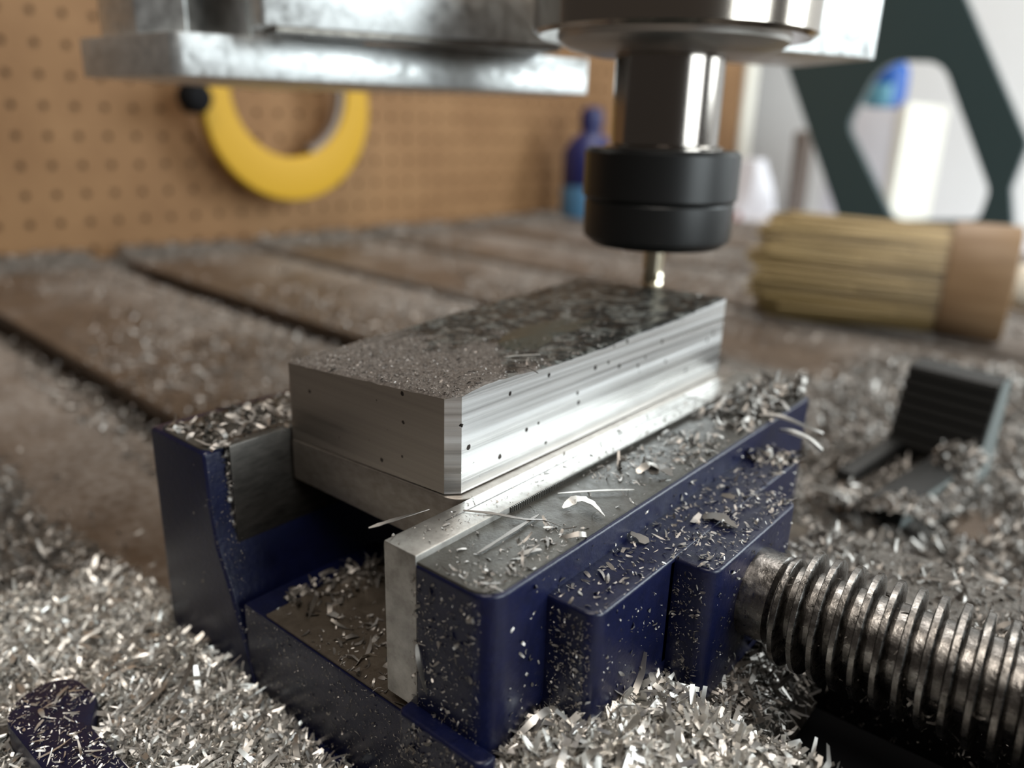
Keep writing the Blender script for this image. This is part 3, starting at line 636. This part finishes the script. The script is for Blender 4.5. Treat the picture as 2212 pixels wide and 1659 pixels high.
P5 = sample(110000, -668, 120, 10, 980, lambda x, y: np.clip(.02 + .45 * ((y - 40) / 139 % 1) + .5 * fbm(x, y, .02, 61) + .9 * np.clip((-590 - x) / 40, 0, 1) + .45 * np.exp(-((x + 300 - .1 * y) / 110) ** 2), .02, 1) * np.where((x > -80) & (y < 430), .1, 1) * np.where((x > -90) & (y < 104), 0, 1))
Ve, Qe = grid(-669, -590, 40, 980, 5, lambda X, Y: -on_bars(X, Y) * 9 - 1.5 + 9 * np.exp(-((X + 648) / 22) ** 2) * (.8 + .5 * fbm(X, Y, .03, 64)))
heap('metal_chips', 'thin scatter of chips over the table bars toward the pegboard', Ve, Qe, [chipset(P5, hb, 2.6, .4, .4, .3)], mis=[2], rz=DT, z=TZ)
# in the step block
hs = lambda x, y: 3 + 12 * np.exp(-((y - 219) / 16) ** 2 - ((x - 38) / 13) ** 2) + 5 * np.clip((186 - y) / 15, 0, 1) + 3 * np.clip((x - 24) / 8, 0, 1) + .8 * fbm(x, y, .3, 71)
V, Q = grid(14, 45.4, 160, 221, 1.5, lambda x, y: hs(x, y) - .6)
P6 = sample(4200, 13, 45.5, 158, 220, lambda x, y: np.where((x < 30) & (y > 188), .04, 1))
heap('metal_chips', 'pocket of chips piled in the elbow of the black step clamp', V, Q, [chipset(P6, hs, 2.6, .4, .25)], mis=[2], rz=DT, z=TZ)
# on the vise itself: tops and ledges
def clump(x, y, s=81): return np.clip(.35 + 1.0 * fbm(x, y, .16, s), .04, 1)
T1 = sample(4200, 10.9, 26.2, -19, 112, lambda x, y: clump(x, y) * np.clip((x - 10) / 9, .25, 1)); t1 = lambda x, y: 0 * x - 1.1
T1b = sample(330, 11, 26, 72, 113, lambda x, y: np.clip((y - 70) / 25, 0, 1))
heap('metal_chips', 'slivers and dust lying on the grey top of the moving jaw', None, None, [chipset(T1, t1, .7, .55, .26, .15, .25, .05, hi=4), chipset(T1[:170], t1, 2.6, .45, .16, .2, .6), chipset(T1b, lambda x, y: t1(x, y) + 2.2 * np.clip((y - 86) / 14, 0, 1) * np.clip((x - 12) / 10, 0, 1), 3.2, .4, .3, .6)], mis=[2, 2, 2])
T2 = sample(1500, -73.5, -52.5, -19, 114, lambda x, y: .9 + 0 * x); t2 = lambda x, y: 0 * x - .8
heap('metal_chips', 'chips strewn over the top of the fixed jaw', None, None, [chipset(T2, t2, 2.2, .5, .25, .3)], mis=[2])
T3 = np.concatenate([sample(620, 28, 37, -5, 82, lambda x, y: .8 + 0 * x), sample(430, 36, 45, 20, 59, lambda x, y: .8 + 0 * x)]); t3 = lambda x, y: 0 * x - 6.9
T3b = sample(90, 27.8, 38, 70, 84, lambda x, y: 1 + 0 * x)
heap('metal_chips', 'flakes scattered on the blue ledge of the moving jaw', None, None, [chipset(T3, t3, .75, .55, .3, .18, .2, .05, hi=4), chipset(T3b, t3, 2.0, .4, .35, .4)], mis=[2, 2])
T4 = sample(1500, -36, 20, -19.5, 17, lambda x, y: clump(x, y, 85)); t4 = lambda x, y: 0 * x - 32.95; T4b = sample(170, -39, -27, -14, 17, lambda x, y: 1 + 0 * x)
heap('metal_chips', 'chips on the brown stained way under the block', None, None, [chipset(T4, t4, .8, .6, .3, .25), chipset(T4[:60], t4, 2.6, .4, .25, .4), chipset(T4b, t4, 2.4, .5, .3, .5)], mis=[2, 1, 2])
T5 = sample(420, 3.2, 10.6, -19.5, 115, lambda x, y: .8 + 0 * x)
heap('metal_chips', 'specks on the bright strip beside the block', None, None, [chipset(T5, lambda x, y: 0 * x + .03, .45, .5, .4, .15)], mis=[2])
# specks clinging to the painted sides
SP = [scatter_rect(800, (-77, -20.05, -54), (36, 0, 0), (0, 0, 50), (0, -1, 0), .4, .45, .35),
      scatter_rect(1300, (-40, -20.05, -56), (66, 0, 0), (0, 0, 22.5), (0, -1, 0), .33, .45, .35),
      scatter_rect(620, (9.5, -20.06, -32), (16, 0, 0), (0, 0, 29), (0, -1, 0), .42, .55, .35, pw=1.2),
      scatter_rect(260, (9.5, -23.25, -39), (18, 0, 0), (0, 0, 9), (0, -1, 0), .5, .55, .4),
      scatter_rect(320, (27.35, -15, -32), (0, 94, 0), (0, 0, 29), (1, 0, 0), .6, .5, .4, keep=lambda P: (P[:, 2] > -7) | (P[:, 1] < -6)),
      scatter_rect(420, (28, -5.56, -31), (8.4, 0, 0), (0, 0, 22.5), (0, -1, 0), .45, .5, .4),
      scatter_rect(420, (37.25, -3, -31), (0, 84, 0), (0, 0, 22.5), (1, 0, 0), .5, .5, .35, keep=lambda P: (P[:, 1] < 18) | (P[:, 1] > 61)),
      scatter_rect(300, (37.5, 19.95, -34), (6.5, 0, 0), (0, 0, 25), (0, -1, 0), .45, .5, .3),
      scatter_rect(240, (45.35, 22, -34), (0, 35, 0), (0, 0, 25), (1, 0, 0), .45, .5, .35, keep=lambda P: np.hypot(P[:, 1] - 40, P[:, 2] + 20) > 9.5),
      scatter_rect(700, (46, 61.9, -56), (80, 0, 0), (0, 0, 22), (0, -1, 0), .7, .5, .2),
      scatter_rect(300, (-56, -15.35, -24.5), (3.6, 0, 0), (0, 0, 24), (0, -1, 0), .8, .4, .4, tilt=.5)]
heap('metal_chips', 'tiny glinting specks clinging to the blue sides of the vise', None, None, SP, mis=[2] * len(SP))
an = rng.uniform(-2.0, 1.8, 260); xx = rng.uniform(53, 120, 260); Nn_ = np.stack([0 * an, np.cos(an), np.sin(an)], 1); Nn_[:, 1] = -np.abs(Nn_[:, 1])
Lq = lens_(260, .8, .6)
heap('metal_chips', 'slivers stuck in the grooves of the lead screw', None, None, [chip_arrays(np.stack([xx, 40 + 9.5 * Nn_[:, 1], -20 + 9.5 * Nn_[:, 2]], 1), Nn_, Lq, Lq * .25, .4)], mis=[2])

# ------------------------------------------------------------------ single chips one can point at
def ribbon(label, pts, w, mt=M_chip, th=.12, twist=0.0, taper=.3, cat='metal chip', name='metal_chip'):
    P = [Vector(p) for p in pts]; C_ = []
    for i in range(len(P) - 1):                                                         # Catmull-Rom through the points
        p0, p1, p2, p3 = P[max(i - 1, 0)], P[i], P[i + 1], P[min(i + 2, len(P) - 1)]
        for k in range(5):
            t_ = k / 5; C_.append(.5 * ((2 * p1) + (p2 - p0) * t_ + (2 * p0 - 5 * p1 + 4 * p2 - p3) * t_ ** 2 + (3 * p1 - p0 - 3 * p2 + p3) * t_ ** 3))
    C_.append(P[-1]); vs = []; fs = []; nC = len(C_)
    for i, p in enumerate(C_):
        t_ = (C_[min(i + 1, nC - 1)] - C_[max(i - 1, 0)]).normalized(); s_ = t_.cross(Vector((0, 0, 1)));
        if s_.length < .1: s_ = Vector((.77, .64, 0))
        s_.normalize(); u_ = s_.cross(t_); a = twist * (i / (nC - 1) - .5); s2 = s_ * math.cos(a) + u_ * math.sin(a); u2 = s2.cross(t_)
        f = i / (nC - 1); ww = w * (1 - (1 - taper) * abs(2 * f - 1) ** 2.5) * (1 + random.uniform(-.28, .22)) / 2
        for a_, b_ in ((-1, -1), (1, -1), (1, 1), (-1, 1)): q = p + s2 * (a_ * ww) + u2 * (b_ * th / 2); vs.append(q)
    for i in range(nC - 1):
        for k in range(4): fs.append((i * 4 + k, i * 4 + (k + 1) % 4, (i + 1) * 4 + (k + 1) % 4, (i + 1) * 4 + k))
    fs += [(3, 2, 1, 0), tuple((nC - 1) * 4 + k for k in range(4))]
    return tag(MB().add(vs, fs).build(name, mt, smooth=25), label, cat)
ribbon('thin strand poking out under the near corner of the block', [(-.1, -20.5, 1.3), (1.0, -14.8, 1.3), (1.7, -7.9, .7)], .9, M_chip_dull, twist=1)
ribbon('long straight sliver lying on the grey jaw top near its front corner', [(16.8, -11.6, -.8), (16.5, -2.9, -.6), (15.9, 6.4, -.7)], .8, M_chip_dull)
ribbon('long wavy strand running from the bright strip onto the jaw top', [(5.9, -3.4, .3), (10.3, -.8, .3), (15.1, 2.7, -.5), (18.5, 4.5, -.2), (21.4, 5.5, -.8)], .7, M_chip_dull, twist=1)
ribbon('thick bent curl on the jaw top close to the blue edge', [(17.6, 11.3, -.6), (18.7, 14.1, .5), (22.0, 14.1, 1.0), (25.6, 13.4, -.3)], 2.2, M_chip, twist=1.2, taper=.15)
ribbon('rolled bright flake in the small bundle on the jaw top', [(19.6, 34.4, -.5), (20.8, 37.4, .9), (23.2, 36.9, .6)], 2.0, M_chip, twist=1.3)
ribbon('broad half folded flake at the right of the small bundle', [(21.5, 36.2, -.3), (23.8, 37.7, .7), (26.2, 36.5, .2)], 3.0, M_chip_dull, twist=.8, taper=.5)
ribbon('pale straight needle on the jaw top parallel to the frame', [(13.2, 15.7, -.7), (18.5, 21.5, -.4), (23.4, 27.3, -.6)], .7, M_chip)
ribbon('wide ragged brownish flake on the blue ledge', [(33.8, 37.2, -6.7), (36.8, 38.3, -5.9), (41.3, 37.0, -6.3)], 3.0, M_chip_dull, taper=.2, twist=.4)
ribbon('small rounded flake stuck over the blue ledge line', [(27.6, 19.8, -5.6), (29.3, 20.6, -6.2), (31.0, 20.4, -6.7)], 2.4, M_chip_dull, taper=.5)
ribbon('stout pale strand jutting off the far corner of the moving jaw', [(29.0, 88, -3.8), (32.5, 87.0, -3.0), (36.5, 88.0, -4.2), (40.0, 87.5, -6.0)], 1.7, M_chip, th=.8)
ribbon('brown twisted strand lying above the stout pale one', [(24.0, 86, -.6), (28.5, 88.0, -.2), (33.0, 90.5, -1.8), (38.0, 93, -3.5)], 1.3, M_chip_dull, th=.6, twist=1)
ribbon('upright stub of metal on the far end of the moving jaw', [(25.5, 107.5, -1.0), (25.8, 108, 2.0), (26.1, 108.3, 5.8)], 2.8, M_chip_dull, th=1.6, taper=.7)
ribbon('thick slanting sliver beside the upright stub', [(23.0, 97, -.8), (25.0, 96.0, 1.0), (28.0, 95.0, -.8)], 1.6, M_chip_dull, th=.6)
ribbon('long bright strip lying across the chips near the blue lug', [(-48.4, -44.0, -50.6), (-49.8, -38.7, -49.6), (-52.8, -33.4, -49.4)], 1.3, M_chip)
ribbon('longest grey strip leaning on the heap beside the bright strip', [(-44.2, -38.8, -50.4), (-48.9, -32.1, -48.6), (-52.7, -27.9, -46.8)], 1.1, M_chip_dull, twist=.8)
ribbon('thin splinter crossing the ragged top edge of the block', [(-3.5, 20.4, 20.4), (-.4, 21.9, 20.6), (2.2, 22.3, 19.9)], .35, M_chip_dull)
ribbon('short bright splinter lying flat on the sludge near the block corner', [(-11.1, 12.3, 19.3), (-10.0, 14.3, 19.35), (-8.6, 16.2, 19.5)], .55, M_chip)
ribbon('long pale splinter on the sludge in front of the oil pool', [(-11.0, 27.0, 19.6), (-9.0, 30.5, 19.7), (-6.5, 34.0, 19.7)], .55, M_chip)
ribbon('curled sliver on the rounded tip of the blue lug', [(-61.0, -54.0, -48.6), (-62.4, -52.6, -48.0), (-64.3, -50.0, -48.3)], .7, M_chip)
ribbon('leaf shaped flake on top of the blue lug', [(-62.0, -56.5, -48.7), (-60.5, -56.8, -48.3), (-58.6, -57.0, -48.6)], 1.1, M_chip, taper=.15)
# a fan shaped shaving: a short strip whose far edge is split in fingers
fan = MB()
for k in range(6):
    a = math.radians(-38 + 15 * k); d0 = Vector((.77 * math.sin(a) - .1, .64 * math.sin(a) + .12, math.cos(a))); b0 = Vector((50.6, 8.6, -29.6)) + Vector((.77, .64, 0)) * (k - 2.5) * 1.05
    sd = Vector((.77, .64, 0)) * .5; vs = []
    for t_, w_ in ((-2.2, 1.06), (0, 1.06), (2.2, .75), (4.6 - abs(k - 3) * .5, .3)):
        c0 = b0 + d0 * max(t_, 0) + Vector((0, 0, min(t_, 0))); 
        for sgn in (-1, 1):
            for dy in (0, .12): vs.append(c0 + sd * sgn * w_ + Vector((.2, -.25, 0)) * dy * 3)
    fs = []
    for r in range(3):
        b_ = r * 4; fs += [(b_, b_ + 2, b_ + 6, b_ + 4), (b_ + 1, b_ + 5, b_ + 7, b_ + 3), (b_, b_ + 4, b_ + 5, b_ + 1), (b_ + 2, b_ + 3, b_ + 7, b_ + 6)]
    fs += [(0, 1, 3, 2), (12, 14, 15, 13)]; fan.add(vs, fs)
tag(fan.build('fan_shaving', M_chip, smooth=0), 'fan shaped shaving with split fingers standing in the right hand heap', 'metal chip')
ribbon('square bright chip catching the light in the right heap', [(46.5, .5, -30.0), (47.5, 2.0, -28.4), (48.3, 3.2, -26.6)], 3.2, M_chip, taper=.9)
ribbon('white stub standing in the heap below the fan shaving', [(56.8, 9.8, -31), (56.8, 10.6, -28.8), (57.0, 11.2, -26.8)], .9, M_chip, th=.6, taper=.8)
ribbon('long pale sliver slanting across the right heap', [(45.5, 9.0, -28.3), (49.5, 8.0, -28.3), (54.5, 5.5, -28.9)], 1.0, M_chip)
ribbon('grey leaf stuck on the near side of the moving jaw', [(11.2, -20.3, -16.6), (12.2, -20.7, -20), (13.6, -20.3, -25.5)], .9, M_chip_dull)
